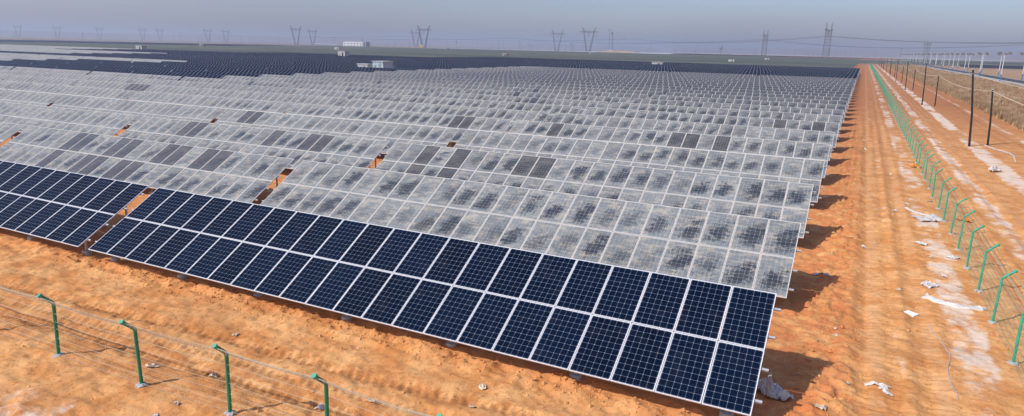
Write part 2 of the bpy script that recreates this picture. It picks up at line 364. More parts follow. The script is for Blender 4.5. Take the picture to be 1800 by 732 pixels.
# ------------------------------------------------------------------ mesh helper
class MB:
    def __init__(s): s.v = []; s.f = []; s.mi = []; s.uv = {}; s.k = 0
    def add(s, vs, fs, uvs=None):
        b = len(s.v); s.v += [tuple(a) for a in vs]
        for i, f in enumerate(fs):
            if uvs and uvs[i]: s.uv[len(s.f)] = uvs[i]
            s.f.append(tuple(b+j for j in f)); s.mi.append(s.k)
        return s
    def box(s, c, d, rot=None):
        hx, hy, hz = d[0]/2, d[1]/2, d[2]/2
        vs = [Vector((x, y, z)) for x in (-hx, hx) for y in (-hy, hy) for z in (-hz, hz)]
        if rot is not None: vs = [rot @ v for v in vs]
        vs = [v+Vector(c) for v in vs]
        return s.add(vs, [(0, 1, 3, 2), (4, 6, 7, 5), (0, 4, 5, 1), (2, 3, 7, 6), (0, 2, 6, 4), (1, 5, 7, 3)])
    def bar(s, a, b, w, h=None, n=4, cap=True):
        a = Vector(a); b = Vector(b); d = (b-a)
        if d.length < 1e-6: return s
        d.normalize(); up = Vector((0, 0, 1)) if abs(d.z) < .95 else Vector((0, 1, 0))
        x = d.cross(up).normalized(); y = x.cross(d); h = w if h is None else h
        o = math.pi/4 if n == 4 else 0; k = math.sqrt(2) if n == 4 else 1
        ring = [x*math.cos(o+2*math.pi*i/n)*w/2*k + y*math.sin(o+2*math.pi*i/n)*h/2*k for i in range(n)]
        vs = [a+r for r in ring]+[b+r for r in ring]
        fs = [(i, (i+1) % n, n+(i+1) % n, n+i) for i in range(n)]
        if cap: fs += [tuple(range(n))[::-1], tuple(range(n, 2*n))]
        return s.add(vs, fs)
    def tube(s, pts, rad, n=10, cap=True):
        pts = [Vector(p) for p in pts]; rings = []
        for i, p in enumerate(pts):
            a = pts[max(0, i-1)]; b = pts[min(len(pts)-1, i+1)]; d = (b-a).normalized()
            up = Vector((0, 0, 1)) if abs(d.z) < .9 else Vector((0, 1, 0))
            x = d.cross(up).normalized(); y = x.cross(d)
            r = rad[i] if isinstance(rad, (list, tuple)) else rad
            rings.append([p+x*math.cos(2*math.pi*k/n)*r+y*math.sin(2*math.pi*k/n)*r for k in range(n)])
        vs = [v for r in rings for v in r]; fs = []
        for i in range(len(pts)-1):
            for k in range(n): fs.append((i*n+k, i*n+(k+1) % n, (i+1)*n+(k+1) % n, (i+1)*n+k))
        if cap: fs += [tuple(range(n))[::-1], tuple(range((len(pts)-1)*n, len(pts)*n))]
        return s.add(vs, fs)
    def mesh(s, name, mats):
        m = bpy.data.meshes.new(name); m.from_pydata(s.v, [], s.f)
        for a in (mats if isinstance(mats, (list, tuple)) else [mats]): m.materials.append(a)
        m.polygons.foreach_set('material_index', s.mi)
        if s.uv:
            l = m.uv_layers.new(name='UVMap'); d = np.zeros((len(m.loops), 2), np.float32)
            i = 0
            for fi, f in enumerate(s.f):
                if fi in s.uv: d[i:i+len(f)] = s.uv[fi]
                i += len(f)
            l.data.foreach_set('uv', d.ravel())
        m.update(); return m
    def build(s, name, mats, parent=None, smooth=False):
        o = bpy.data.objects.new(name, s.mesh(name, mats)); COL.objects.link(o)
        if parent: o.parent = parent
        if smooth: shade(o.data)
        return o
def shade(m, ang=40):
    m.polygons.foreach_set('use_smooth', [True]*len(m.polygons))
    try: m.set_sharp_from_angle(angle=R(ang))
    except Exception: pass
def tag(o, label, cat, group=None, kind=None):
    if label: o['label'] = label
    if cat: o['category'] = cat
    if group: o['group'] = group
    if kind: o['kind'] = kind
    return o
def struct(o): o['kind'] = 'structure'; return o
def empty(name, loc=(0, 0, 0), rz=0, par=None):
    o = bpy.data.objects.new(name, None); COL.objects.link(o); o.location = loc; o.rotation_euler = (0, 0, rz); o.empty_display_size = .2
    if par: o.parent = par
    return o
def inst(name, mesh, parent, loc=(0, 0, 0), rot=(0, 0, 0)):
    o = bpy.data.objects.new(name, mesh); COL.objects.link(o); o.parent = parent; o.location = loc; o.rotation_euler = rot; return o

# ------------------------------------------------------------------ ground
def axis(a, b, st, lim, g):
    core = list(np.arange(a, b, st)); out = []; s = st; x = core[-1]
    while x < lim: s *= g; x += s; out.append(x)
    inn = []; s = st; x = a
    while x > -lim: s *= g; x -= s; inn.append(x)
    return np.array(inn[::-1]+core+out)
gx = axis(-27, 8.5, .066, 9000, 1.045); gy = axis(-8., 22, .066, 9000, 1.042)
X, Y = np.meshgrid(gx, gy); Z = ground_h(X, Y)
nx, ny = len(gx), len(gy)
co = np.stack([X.ravel(), Y.ravel(), Z.ravel()], 1).astype(np.float32)
i = np.arange(nx-1)[None, :]; j = np.arange(ny-1)[:, None]; a = (j*nx+i).ravel()
quads = np.stack([a, a+1, a+nx+1, a+nx], 1).astype(np.int32)
gm = bpy.data.meshes.new('ground'); gm.vertices.add(len(co)); gm.vertices.foreach_set('co', co.ravel())
gm.loops.add(quads.size); gm.loops.foreach_set('vertex_index', quads.ravel())
gm.polygons.add(len(quads)); gm.polygons.foreach_set('loop_start', np.arange(0, quads.size, 4, dtype=np.int32))
gm.polygons.foreach_set('use_smooth', np.ones(len(quads), bool))
gm.materials.append(M['sand']); gm.update(calc_edges=True)
go = bpy.data.objects.new('ground', gm); COL.objects.link(go); struct(go)

# ------------------------------------------------------------------ solar tables
TILT = 0.5293; S = 1.6947; PW = 1.01; ZB = .55; RP = 7.6356; CPITCH = 22.8
ct, st_ = math.cos(TILT), math.sin(TILT)
PH, PWD, TH = 1.675, .994, .035
def slope(x, s, off=0.): return Vector((x, s*ct-off*st_, ZB+s*st_+off*ct))
def panel_mesh(name, gmat, fmat, parts='both'):
    mb = MB(); w, h = PWD/2, PH/2; fr = .011
    if parts in ('both', 'glass'):
        mb.k = 0
        zt = -.003
        mb.add([(-w+fr, -h+fr, zt), (w-fr, -h+fr, zt), (w-fr, h-fr, zt), (-w+fr, h-fr, zt)], [(0, 1, 2, 3)], [[(0.0005, 0.0005), (.9995, 0.0005), (.9995, .9995), (0.0005, .9995)]])
        mb.add([(-w+fr, -h+fr, zt-.006), (w-fr, -h+fr, zt-.006), (w-fr, h-fr, zt-.006), (-w+fr, h-fr, zt-.006)], [(3, 2, 1, 0)], [[(.5, .001)]*4])
    if parts in ('both', 'frame'):
        mb.k = 1 if parts == 'both' else 0
        for c, d in (((-w+fr/2, 0, -TH/2), (fr, PH, TH)), ((w-fr/2, 0, -TH/2), (fr, PH, TH)), ((0, -h+fr/2, -TH/2), (PWD-2*fr, fr, TH)), ((0, h-fr/2, -TH/2), (PWD-2*fr, fr, TH))):
            mb.box(c, d)
    mats = {'both': [gmat, fmat], 'glass': [gmat], 'frame': [fmat]}[parts]
    return mb.mesh(name, mats)
PM = {3: panel_mesh('solar_panel', M['g0f'], M['alu_dull']), 0: panel_mesh('solar_panel', M['g0'], M['alu']), 1: panel_mesh('solar_panel', M['g1'], M['alu_dusty']), 2: panel_mesh('solar_panel', M['g2'], M['alu_dusty'])}
GM = {0: panel_mesh('panel_glass', M['g0'], None, 'glass'), 1: panel_mesh('panel_glass', M['g1'], None, 'glass'), 2: panel_mesh('panel_glass', M['g2'], None, 'glass')}
FM = {0: panel_mesh('panel_frame', None, M['alu'], 'frame'), 1: panel_mesh('panel_frame', None, M['alu_dusty'], 'frame')}
purl = MB()
for z0, w, h in ((0, .05, .006), (-.05, .05, .006)): purl.box((-11.11, 0, z0), (22.22+.30, w, h))
purl.box((-11.11, -.022, -.025), (22.22+.296, .006, .044))
PURL = purl.mesh('purlin', M['galv'])
def support_mb(what, mb, x):
    if what in ('rafter', 'all'): mb.bar(slope(x, .22, -.16), slope(x, 3.15, -.16), .06, .09)
    yf, yr = .60, 2.25
    zf = ZB+(yf/ct)*st_-.19; zr = ZB+(yr/ct)*st_-.19
    if what in ('front', 'all'): mb.bar((x+.05, yf, .04), (x+.05, yf, zf-.0), .06)
    if what in ('rear', 'all'): mb.bar((x+.05, yr, .04), (x+.05, yr, zr-.0), .06)
    if what in ('brace', 'all'): mb.bar((x+.05, yr-.04, .55), (x+.05, 1.25, ZB+(1.25/ct)*st_-.22), .04)
    return mb
SX = [-.60-3.52*k for k in range(7)]
def mm(what):
    return support_mb(what, MB(), 0).mesh(what, M['galv'])
RAFT, FPOST, RPOST, BRACE = mm('rafter'), mm('front'), mm('rear'), mm('brace')
def footm(y):
    mb = MB(); z = [(-.12, .15), (.16, .15), (.185, .135), (.19, .001)]
    n = 16; vs = [(.05+r*math.cos(2*math.pi*k/n), y+r*math.sin(2*math.pi*k/n), zz) for zz, r in z for k in range(n)]
    fs = [(i*n+k, i*n+(k+1) % n, (i+1)*n+(k+1) % n, (i+1)*n+k) for i in range(3) for k in range(n)]
    m = mb.add(vs, fs).mesh('footing', M['concrete']); return m
FF, FR = footm(.60), footm(2.25)
mb = MB()
for x in SX: support_mb('all', mb, x)
SUPP = mb.mesh('support_frame', M['galv'])

def dirty(r, c):
    if r == 0: return False
    if r <= 7: return True
    if c <= 3 and r <= 22: return True
    if (c >= 8 and 10 <= r <= 14) or (c >= 7 and 13 <= r <= 14): return True
    if (c >= 11 and 17 <= r <= 22) or (c >= 15 and 17 <= r <= 30): return True
    return False
def maxrow(c):
    return 41 if c < 8 else 33 if c < 12 else 29
DARK = set([(1, 1, 16, 1), (1, 1, 15, 1), (1, 1, 12, 1), (1, 1, 11, 1), (1, 1, 8, 1), (1, 1, 7, 1), (1, 1, 5, 1), (1, 1, 4, 1), (1, 1, 16, 0), (1, 1, 13, 0), (1, 1, 12, 0), (1, 1, 10, 0), (1, 1, 9, 0),
 (4, 1, 4, 1), (4, 1, 3, 1), (4, 0, 18, 1), (4, 0, 9, 1), (4, 0, 8, 1), (4, 0, 6, 1), (6, 0, 4, 1), (6, 0, 1, 1), (2, 0, 19, 1), (2, 0, 17, 1), (2, 0, 13, 1), (2, 0, 12, 1), (2, 0, 17, 0), (5, 3, 11, 1), (5, 3, 10, 1),
 (5, 3, 9, 1), (5, 3, 8, 1), (3, 1, 19, 1), (3, 1, 18, 1), (2, 1, 8, 1), (2, 1, 5, 1), (2, 1, 4, 1), (2, 1, 16, 1), (2, 1, 15, 1), (2, 0, 19, 0)])
cand = []; rest = []
for r in range(67):
    for c in range(-0, 34):
        if r > maxrow(c): continue
        if (r == 16 and c == 4) or (r == 17 and c == 4): continue
        x1 = -c*CPITCH; x0 = x1-22.22; y = r*RP
        ps = [proj(x1, y, ZB), proj(x0, y, ZB), proj(x0, y+2*S*ct, ZB+2*S*st_), proj(x1, y+2*S*ct, ZB+2*S*st_)]
        vis = [p for p in ps if p]
        if not vis: continue
        us = [p[0] for p in vis]; vs = [p[1] for p in vis]
        if max(us) < -500 or min(us) > 2200: continue
        cu = max(0, min(1800, max(us))-max(0, min(us)))
        if len(vis) < 4 or cu <= 4 or min(vs) > 732: rest.append((r, c)); continue
        full = max(1., max(us)-min(us))
        # visible band of the row: distance in y between neighbouring rows' top edges
        ar = 0
        for k in range(4):
            p, q = ps[k], ps[(k+1) % 4]; ar += p[0]*q[1]-q[0]*p[1]
        cand.append((abs(ar)/2*cu/full, r, c))
cand.sort(reverse=True)
own = [(r, c) for _, r, c in cand[:300]]; rest += [(r, c) for _, r, c in cand[300:]]
ORD = ['front', 'second', 'third', 'fourth', 'fifth', 'sixth', 'seventh', 'eighth', 'ninth', 'tenth', 'eleventh', 'twelfth', 'thirteenth', 'fourteenth', 'fifteenth', 'sixteenth', 'seventeenth', 'eighteenth', 'nineteenth', 'twentieth']
def ordi(n):
    if n < 20: return ORD[n]
    d = {2: 'twenty', 3: 'thirty', 4: 'forty', 5: 'fifty', 6: 'sixty'}; q, k = divmod(n+1, 10)
    return d[q]+'-'+(['', 'first']+ORD[1:9])[k] if k else {2: 'twentieth', 3: 'thirtieth', 4: 'fortieth', 5: 'fiftieth', 6: 'sixtieth'}[q]
POS = ['end', 'second', 'third', 'fourth', 'fifth', 'sixth', 'seventh', 'eighth', 'ninth', 'tenth', 'eleventh', 'twelfth', 'thirteenth', 'fourteenth', 'fifteenth', 'sixteenth', 'seventeenth', 'eighteenth', 'nineteenth', 'twentieth']+['far']*30
def table(r, c, lvl):
    dx = -.0 if r == 0 else -.085+.05*math.sin(r*2.3)
    t = empty('solar_table', (-c*CPITCH+dx, r*RP, 0))
    d = dirty(r, c)
    nd = sum(1 for q in DARK if q[0] == r and q[1] == c)
    look = 'Dust-covered grey solar table' if d else 'Clean dark blue solar table'
    if d and nd > 1: look = 'Dusty table with darker panels'
    pos = 'at the sandy track end' if c == 0 else POS[c]+' from the sandy track'
    tag(t, '%s, %s of the %s row' % (look, pos, ordi(r)) if r else '%s in the front row, %s' % (look, 'nearest the sandy track' if c == 0 else POS[c]+' from the sandy track'),
        'solar table', 'solar tables in long rows')
    rt = random.Random(r*101+c)
    for k in (0, 1):
        for n in range(22):
            kd = (2 if (r, c, n, k) in DARK else 1) if d else (3 if r > 0 else 0)
            loc = slope(-(n+.5)*PW, (k+.5)*S, 0); tx = TILT+rt.gauss(0, .0022); ty = rt.gauss(0, .0018)
            if lvl == 0:
                g = inst('solar_panel', GM[kd], t, loc, (tx, ty, 0)); inst('frame', FM[1 if kd in (1, 2) else 0], g)
            else: g = inst('solar_panel', PM[kd], t, loc, (tx, ty, 0))
            if kd == 2: g['label'] = 'darker brownish solar panel'
    if lvl <= 2:
        for s in (.42, 1.23, 2.12, 2.95): inst('purlin', PURL, t, slope(0, s, -TH-.006), (TILT, 0, 0))
    if lvl <= 1:
        for x in SX:
            inst('rafter', RAFT, t, (x, 0, 0)); f = inst('post', FPOST, t, (x, 0, 0)); inst('footing', FF, f)
            f = inst('post', RPOST, t, (x, 0, 0)); inst('footing', FR, f); inst('brace', BRACE, t, (x, 0, 0))
    else: inst('support_frame', SUPP, t)
for r, c in own:
    lvl = 0 if (r <= 1 and c <= 1) else 1 if (r <= 5 and c <= 3) or (c == 0 and r <= 14) else 2 if r < 12 else 3
    table(r, c, lvl)

# the many tables beyond the nearest three hundred, each a slab of forty-four modules on its legs
def slabs(name, items, mats, label, cat):
    mb = MB(); k = 0
    for (x1, y, mi, w) in items:
        k += 1; s1 = 2*S
        n = max(1, int(round(w/PW)))
        A, B, C, D = slope(x1-n*PW, 0), slope(x1, 0), slope(x1, s1), slope(x1-n*PW, s1)
        u0 = k*25
        for q in (A, B, C, D): q.y += y
        E_, F_, G_, H_ = [q+Vector((0, .02, -.04)) for q in (A, B, C, D)]
        mb.k = mi
        mb.add([A, B, C, D], [(0, 1, 2, 3)], [[(u0, 0), (u0+n, 0), (u0+n, 2), (u0, 2)]])
        mb.k = 3
        mb.add([A, B, C, D, E_, F_, G_, H_], [(4, 7, 6, 5), (0, 4, 5, 1), (1, 5, 6, 2), (2, 6, 7, 3), (3, 7, 4, 0)])
        if math.hypot(x1, y) < 450:
            for q in SX[::2]:
                mb.add([(x1+q-.04, y+2.2, 0), (x1+q+.04, y+2.2, 0), (x1+q+.04, y+2.2, 1.75), (x1+q-.04, y+2.2, 1.75)], [(0, 1, 2, 3)])
    o = mb.build(name, mats); tag(o, label, cat, kind='stuff'); return o
its = [(-c*CPITCH-.085, r*RP, 1 if dirty(r, c) else 0, 22.22) for r, c in rest]
slabs('solar_tables', its, [M['g0f'], M['g1'], M['g2'], M['alu_dull']], 'Mass of distant blue and grey solar tables receding beyond the nearer rows', 'solar field')
# sand-coated fields beyond
def infr(x, y, m=250):
    p = proj(x, y, 1); return p and -m < p[0] < 1800+m
its = []; W = 22.22
rr = np.random.default_rng(3)
def block(x0, x1, y0, y1, mi=0, pitch=9.5, wtab=45.):
    y = y0
    while y < y1:
        x = x1
        while x > x0:
            if infr(x-wtab/2, y): its.append((x, y, mi, wtab-.6))
            x -= wtab
        y += pitch
def dlim(u): return float(np.interp(u, [0, 400, 600, 950, 1250, 1540], [750, 760, 1350, 1300, 1090, 1060]))
y = 225.
while y < 1400:
    wt = 45. if y < 800 else 90.
    x = -4.
    while x > -2300:
        c_ = int(-x//CPITCH); q = proj(x-wt/2, y, 1)
        if q and -250 < q[0] < 2050 and y > maxrow(c_)*RP+10 and not cab_hit(x, x-wt, y):
            d_ = math.hypot(x, y)
            if d_ < dlim(q[0]) and not (640 < y < 652): its.append((x, y, 0, wt-.6))
            elif q[0] < 600 and d_ < 1150 and int(y/11) % 2: its.append((x, y, 1, wt-.6))
        x -= wt
    y += 11 if y < 800 else 17
block(75, 520, 600, 650, mi=1, pitch=10, wtab=90); block(75, 620, 690, 860, mi=0, pitch=14, wtab=90); block(75, 700, 900, 960, mi=1, pitch=14, wtab=90); block(75, 900, 1030, 1500, mi=0, pitch=24, wtab=120)
mb_cols = [M['gf'], M['g0f'], M['gf'], M['alu_dull']]
slabs('sand_coated_solar_tables', its, mb_cols, 'Far solar fields coated greenish grey with sand, beyond the dark clean rows', 'solar field')

# ------------------------------------------------------------------ fences
GP = 'green posts of the wire fences'
def post_mesh(nm, dirv, h1, h2, out, r=.042, mat=None, n=10):
    d = Vector(dirv); pts = [Vector((0, 0, -.1)), Vector((0, 0, h1*.5)), Vector((0, 0, h1-.03)), Vector((0, 0, h1+.02))+d*.02, d*out+Vector((0, 0, h2))]
    mb = MB().tube(pts, r, n); m = mb.mesh(nm, mat); shade(m); return m
def cap_mesh(d, out, h2, mat):
    d = Vector(d); a = d*out+Vector((0, 0, h2)); v = (d*out*.6+Vector((0, 0, h2*.12))).normalized()
    mb = MB().tube([a-v*.02, a+v*.05], .052, 10); m = mb.mesh('cap', mat); shade(m); return m
def footblob(seed):
    n = 12; vs = []; rr_ = random.Random(seed)
    for z, r in ((-.05, .13), (.03, .12), (.06, .08)):
        for k in range(n):
            q = r*(1+rr_.uniform(-.2, .2)); vs.append((q*math.cos(2*math.pi*k/n), q*math.sin(2*math.pi*k/n), z+rr_.uniform(-.01, .01)))
    fs = [(i*n+k, i*n+(k+1) % n, (i+1)*n+(k+1) % n, (i+1)*n+k) for i in range(2) for k in range(n)]+[tuple(range(2*n, 3*n))]
    return MB().add(vs, fs).mesh('footing', M['concrete'])
BL = [footblob(i) for i in range(4)]
FPm = post_mesh('post', (0, -1, 0), 1.40, 1.66, .27, .042, M['green']); FPc = cap_mesh((0, -1, 0), .27, 1.66, M['green_pale'])
RPm = post_mesh('post', (1, 0, 0), 1.42, 1.68, .27, .036, M['green_pale']); RPc = cap_mesh((1, 0, 0), .27, 1.68, M['green_pale'])
def fence(nm, label, line, pm, pc, outv, wmat, wr, vert):
    """line: list of (x,y) post spots"""
    f = empty(nm, (line[0][0], line[0][1], 0)); tag(f, label, 'fence')
    o0 = Vector((line[0][0], line[0][1], 0)); over = MB()
    for i_, (x, y) in enumerate(line):
        z = gh(x, y)
        if i_ < 100:
            p = inst('post', pm, f, (x-o0.x, y-o0.y, z), (R(random.uniform(-1.6, 1.6)), R(random.uniform(-1.6, 1.6)), R(random.uniform(-5, 5))))
            if i_ < 60: inst('cap', pc, p)
            if i_ < 40: inst('footing', BL[i_ % 4], p)
        else:
            over.bar((x-o0.x, y-o0.y, 0), (x-o0.x, y-o0.y, 1.42), .08); over.bar((x-o0.x, y-o0.y, 1.42), (x-o0.x+.27, y-o0.y, 1.68), .08)
    if over.v:
        q = over.build('far_posts', M['green_pale'], f); q['kind'] = 'stuff'
    ov = Vector(outv)
    hs = [(.07, 0), (.28, 0), (.50, 0), (.72, 0), (.94, 0), (1.16, 0), (1.37, 0)]
    mb = MB(); bw = MB()
    def bend(i_, z): return 0
    for i_ in range(len(line)-1):
        a = Vector((line[i_][0]-o0.x, line[i_][1]-o0.y, gh(*line[i_]))); b = Vector((line[i_+1][0]-o0.x, line[i_+1][1]-o0.y, gh(*line[i_+1])))
        n = 5 if i_ < 14 else 1
        for h, _ in hs:
            j1 = random.uniform(-.02, .02); sag = random.uniform(.01, .05)
            for k in range(n):
                f0, f1 = k/n, (k+1)/n
                p = a.lerp(b, f0)+Vector((0, 0, h+j1-sag*4*f0*(1-f0))); q = a.lerp(b, f1)+Vector((0, 0, h+j1-sag*4*f1*(1-f1)))
                mb.bar(p, q, wr*2, n=4, cap=False)
        for o_, h in ((.14, 1.53), (.25, 1.64)):
            for w in (0, 1):
                sg = random.uniform(.02, .07)
                for k in range(n):
                    f0, f1 = k/n, (k+1)/n
                    p = a.lerp(b, f0)+ov*(o_+.012*w)+Vector((0, 0, h-sg*4*f0*(1-f0))); q = a.lerp(b, f1)+ov*(o_+.012*w)+Vector((0, 0, h-sg*4*f1*(1-f1)))
                    bw.bar(p, q, wr*2, n=4, cap=False)
            if i_ < 8:
                m_ = 20
                for k in range(m_):
                    p = a.lerp(b, (k+.5)/m_)+ov*o_+Vector((0, 0, h-.04)); w_ = .03
                    bw.bar(p-Vector((w_, w_, -w_)), p+Vector((w_, w_, -w_)), .004, cap=False); bw.bar(p-Vector((-w_, w_, w_)), p+Vector((-w_, w_, w_)), .004, cap=False)
        L = (b-a).length; stp = vert if i_ < 34 else vert*4
        for k in range(int(L/stp)):
            p = a.lerp(b, k*stp/L); mb.bar(p+Vector((0, 0, .05)), p+Vector((0, 0, 1.38)), wr*.7, n=4, cap=False)
    mb.build('wire_mesh', wmat, f); bw.build('barbed_wire', wmat, f)
    return f
fl = [(4.35-.0, -4.62), (1.3, -4.55), (-1.6, -4.5), (-4.4, -4.46), (-7.25, -4.45), (-9.94, -4.48), (-12.69, -4.60), (-15.79, -4.67), (-18.8, -4.75), (-21.9, -4.8), (-25, -4.85), (-28.1, -4.9), (-31.2, -4.95)]
fence('wire_fence', 'Low wire fence on dark green bent posts across the sand before the front row', fl, FPm, FPc, (0, -1, 0), M['wire'], .0029, .17)
ys = [-1.9, 1.1, 4.05, 7.07, 10.07, 13.25, 16.0, 18.8, 21.6, 24.43, 27.47, 30.66, 33.44]
while ys[-1] < 640: ys.append(ys[-1]+2.92+random.uniform(-.12, .12))
fence('wire_fence', 'Long wire fence on bright green bent posts running beside the sandy track', [(5.56+.03*math.sin(y), y) for y in ys], RPm, RPc, (1, 0, 0), M['wire_green'], .0036, .13)

# dark poles in two lines with a slack rope
def pole(y, x, h, r, tall, idx):
    t = empty('wooden_pole', (x, y, gh(x, y)))
    rnk = ['nearest', 'second', 'third', 'fourth', 'fifth', 'sixth', 'seventh', 'eighth', 'ninth', 'tenth', 'eleventh', 'twelfth']
    tag(t, '%s black pole, %s along the track from the camera' % ('Tall' if tall else 'Shorter', rnk[idx]), 'pole', 'black poles beside the track')
    lx, ly = (-.2 if idx > 3 else (0, -.75, -.32, -.25)[idx])*(1 if tall else .55), random.uniform(-.1, .1)
    o = MB().tube([(0, 0, -.2), (lx*.3, ly*.3, h*.4), (lx, ly, h)], [r*1.15, r, r*.85], 10).build('shaft', M['darkpole'], t, True)
    MB().tube([(lx, ly, h-.02), (lx, ly, h+.06)], r*1.05, 10).build('collar', M['galv'], t, True)
    return Vector((x+lx, y+ly, h+gh(x, y)))
ty = [2., 58.8, 116.6, 170.6, 226, 282, 338, 394, 450, 506]; sy = [4., 61., 114.4, 170.9, 225.1, 282, 338, 394, 450, 506]
tt = [pole(y, 10.49 if k else 10.6, 6.75, .085, True, k) for k, y in enumerate(ty)]; sp = [pole(y, 12.2-.04*k, 5.0, .08, False, k) for k, y in enumerate(sy)]
def ropeobj(pts, sag, lab, r=.03):
    P = []
    for a, b in zip(pts[:-1], pts[1:]):
        for k in range(8):
            f = k/8; P.append(a.lerp(b, f)+Vector((0, 0, -sag*4*f*(1-f))))
    P.append(pts[-1]); o = MB().tube(P, r, 5).build('rope', M['rope'], None, True); tag(o, lab, 'rope'); return o
ropeobj([p-Vector((0, 0, .12)) for p in sp], .55, 'Pale slack rope strung along the tops of the shorter black poles')
ropeobj([p-Vector((0, 0, .35)) for p in tt], .45, 'Thin pale line strung near the tops of the tall black poles', .018)

# ------------------------------------------------------------------ road with lamps
def strip(nm, mat, x0, x1, z, y0=60, y1=2600, h=None):
    mb = MB(); n = 60; yy = [y0*(y1/y0)**(k/n) for k in range(n+1)]
    if h is None:
        vs = [(x, y, z) for y in yy for x in (x0, x1)]; fs = [(2*k, 2*k+1, 2*k+3, 2*k+2) for k in range(n)]
    else:
        vs = []; fs = []
        for y in yy: vs += [(x0, y, z), (x1, y, z), (x0, y, z+h), (x1, y, z+h)]
        for k in range(n):
            b = 4*k; fs += [(b+2, b+3, b+7, b+6), (b, b+2, b+6, b+4), (b+1, b+5, b+7, b+3)]
    o = mb.add(vs, fs).build(nm, mat); struct(o); return o
mb = MB(); n = 60; yy = [60*(2600/60)**(k/n) for k in range(n+1)]
vs = []; fs = []
for y in yy: vs += [(42.6, y, -.05), (44.6, y, .32), (51.6, y, .32), (53.6, y, -.05)]
for k in range(n):
    b = 4*k; fs += [(b+q, b+q+1, b+q+5, b+q+4) for q in range(3)]
struct(mb.add(vs, fs).build('road_embankment', M['kerb']))
strip('road', M['asph'], 44.9, 51.3, .326)
strip('kerb', M['kerb'], 44.72, 44.9, .32, h=.12); strip('kerb', M['kerb'], 51.3, 51.48, .32, h=.12)
mb = MB(); y = 60
while y < 900: mb.add([(48.02, y, .330), (48.18, y, .330), (48.18, y+4, .330), (48.02, y+4, .330)], [(0, 1, 2, 3)]); y += 10
for xx in (45.15, 50.93): mb.add([(xx, 60, .331), (xx+.14, 60, .331), (xx+.14, 1200, .331), (xx, 1200, .331)], [(0, 1, 2, 3)])
struct(mb.build('road_markings', M['paint']))
def lamp0():
    t = empty('street_lamp')
    MB().tube([(0, 0, 2.4), (0, 0, 8.9)], [.16, .10], 10).build('pole', M['lampwhite'], t, True)
    MB().tube([(0, 0, -.1), (0, 0, .25), (0, 0, .26), (0, 0, 2.4)], [.3, .3, .18, .17], 10).build('pole_base', M['lampblue'], t, True)
    a = MB(); a.bar((-1.5, 0, 8.75), (1.5, 0, 8.75), .09); a.bar((-1.5, 0, 8.7), (-1.5, 0, 9.5), .06); a.bar((1.5, 0, 8.7), (1.5, 0, 9.5), .06); a.build('cross_arm', M['galv'], t)
    rot = Matrix.Rotation(R(42), 3, 'X')
    for sx in (-1, 1):
        MB().box((sx*1.45, 0, 9.55), (1.15, 1.25, .06), rot).build('solar_module', M['lamppanel'], t)
        MB().box((sx*1.75, -.2, 8.65), (.55, .22, .10)).build('lamp_head', M['galv'], t)
    return t
def copy_tree(o, par=None):
    c_ = o.copy(); COL.objects.link(c_)
    if par: c_.parent = par
    for ch in o.children: copy_tree(ch, c_)
    return c_
L0 = lamp0(); first = True
nearL = [274+49.6*k for k in range(-1, 16)]; farL = [291+49.4*k for k in range(-1, 16)]
for side, ll, xx in (('near', nearL, 43.8), ('far', farL, 52.7)):
    for k, y in enumerate(ll):
        o = L0 if first else copy_tree(L0); first = False
        o.location = (xx, y, -.02); o.rotation_euler = (R(random.uniform(-.8, .8)), R(random.uniform(-.8, .8)), R(12+random.uniform(-8, 8)))
        tag(o, 'White and blue solar street lamp, %s along the %s edge of the road' % (POS[k] if k else 'first', side), 'street lamp', 'solar street lamps along the road')

# dry reeds between the pole line and the road
def reeds():
    N = 30000; V = []; Fc = []
    u = rng.random(N); y = 58*(900/58)**(u**.9); 
    x = 18.3+rng.random(N)**1.15*24
    fr = rng.random(N) < .30; x[fr] = 18.3+rng.random(fr.sum())*1.1
    keep = (vn(x/2.2, y/3.2, 77) > .47) | fr
    x, y, fr = x[keep], y[keep], fr[keep]; n = len(x)
    dist = np.hypot(x, y+13); sc = .55+dist/230
    per = 6
    vs = np.zeros((n, per, 3, 3), np.float32)
    for k in range(per):
        bx = x+rng.normal(0, .28, n)*sc; by = y+rng.normal(0, .3, n)*sc; an = rng.random(n)*np.pi
        h = (.32+.55*rng.random(n))*np.where(fr, 1.25, .8); w = (.020+.02*rng.random(n))*sc*1.3
        lx = rng.normal(0, .16, n); ly = rng.normal(0, .16, n)
        vs[:, k, 0] = np.stack([bx-w*np.cos(an), by-w*np.sin(an), 0*bx-.03], 1); vs[:, k, 1] = np.stack([bx+w*np.cos(an), by+w*np.sin(an), 0*bx-.03], 1)
        vs[:, k, 2] = np.stack([bx+lx, by+ly, h], 1)
    vs = vs.reshape(-1, 3); m = bpy.data.meshes.new('dry_grass'); m.vertices.add(len(vs)); m.vertices.foreach_set('co', vs.ravel())
    nf = len(vs)//3; m.loops.add(nf*3); m.loops.foreach_set('vertex_index', np.arange(nf*3, dtype=np.int32)); m.polygons.add(nf); m.polygons.foreach_set('loop_start', np.arange(0, nf*3, 3, dtype=np.int32))
    m.materials.append(M['grass']); m.update(calc_edges=True)
    o = bpy.data.objects.new('dry_grass', m); COL.objects.link(o); tag(o, 'Belt of dry brown reeds and grass between the poles and the road', 'dry grass', kind='stuff')
reeds()

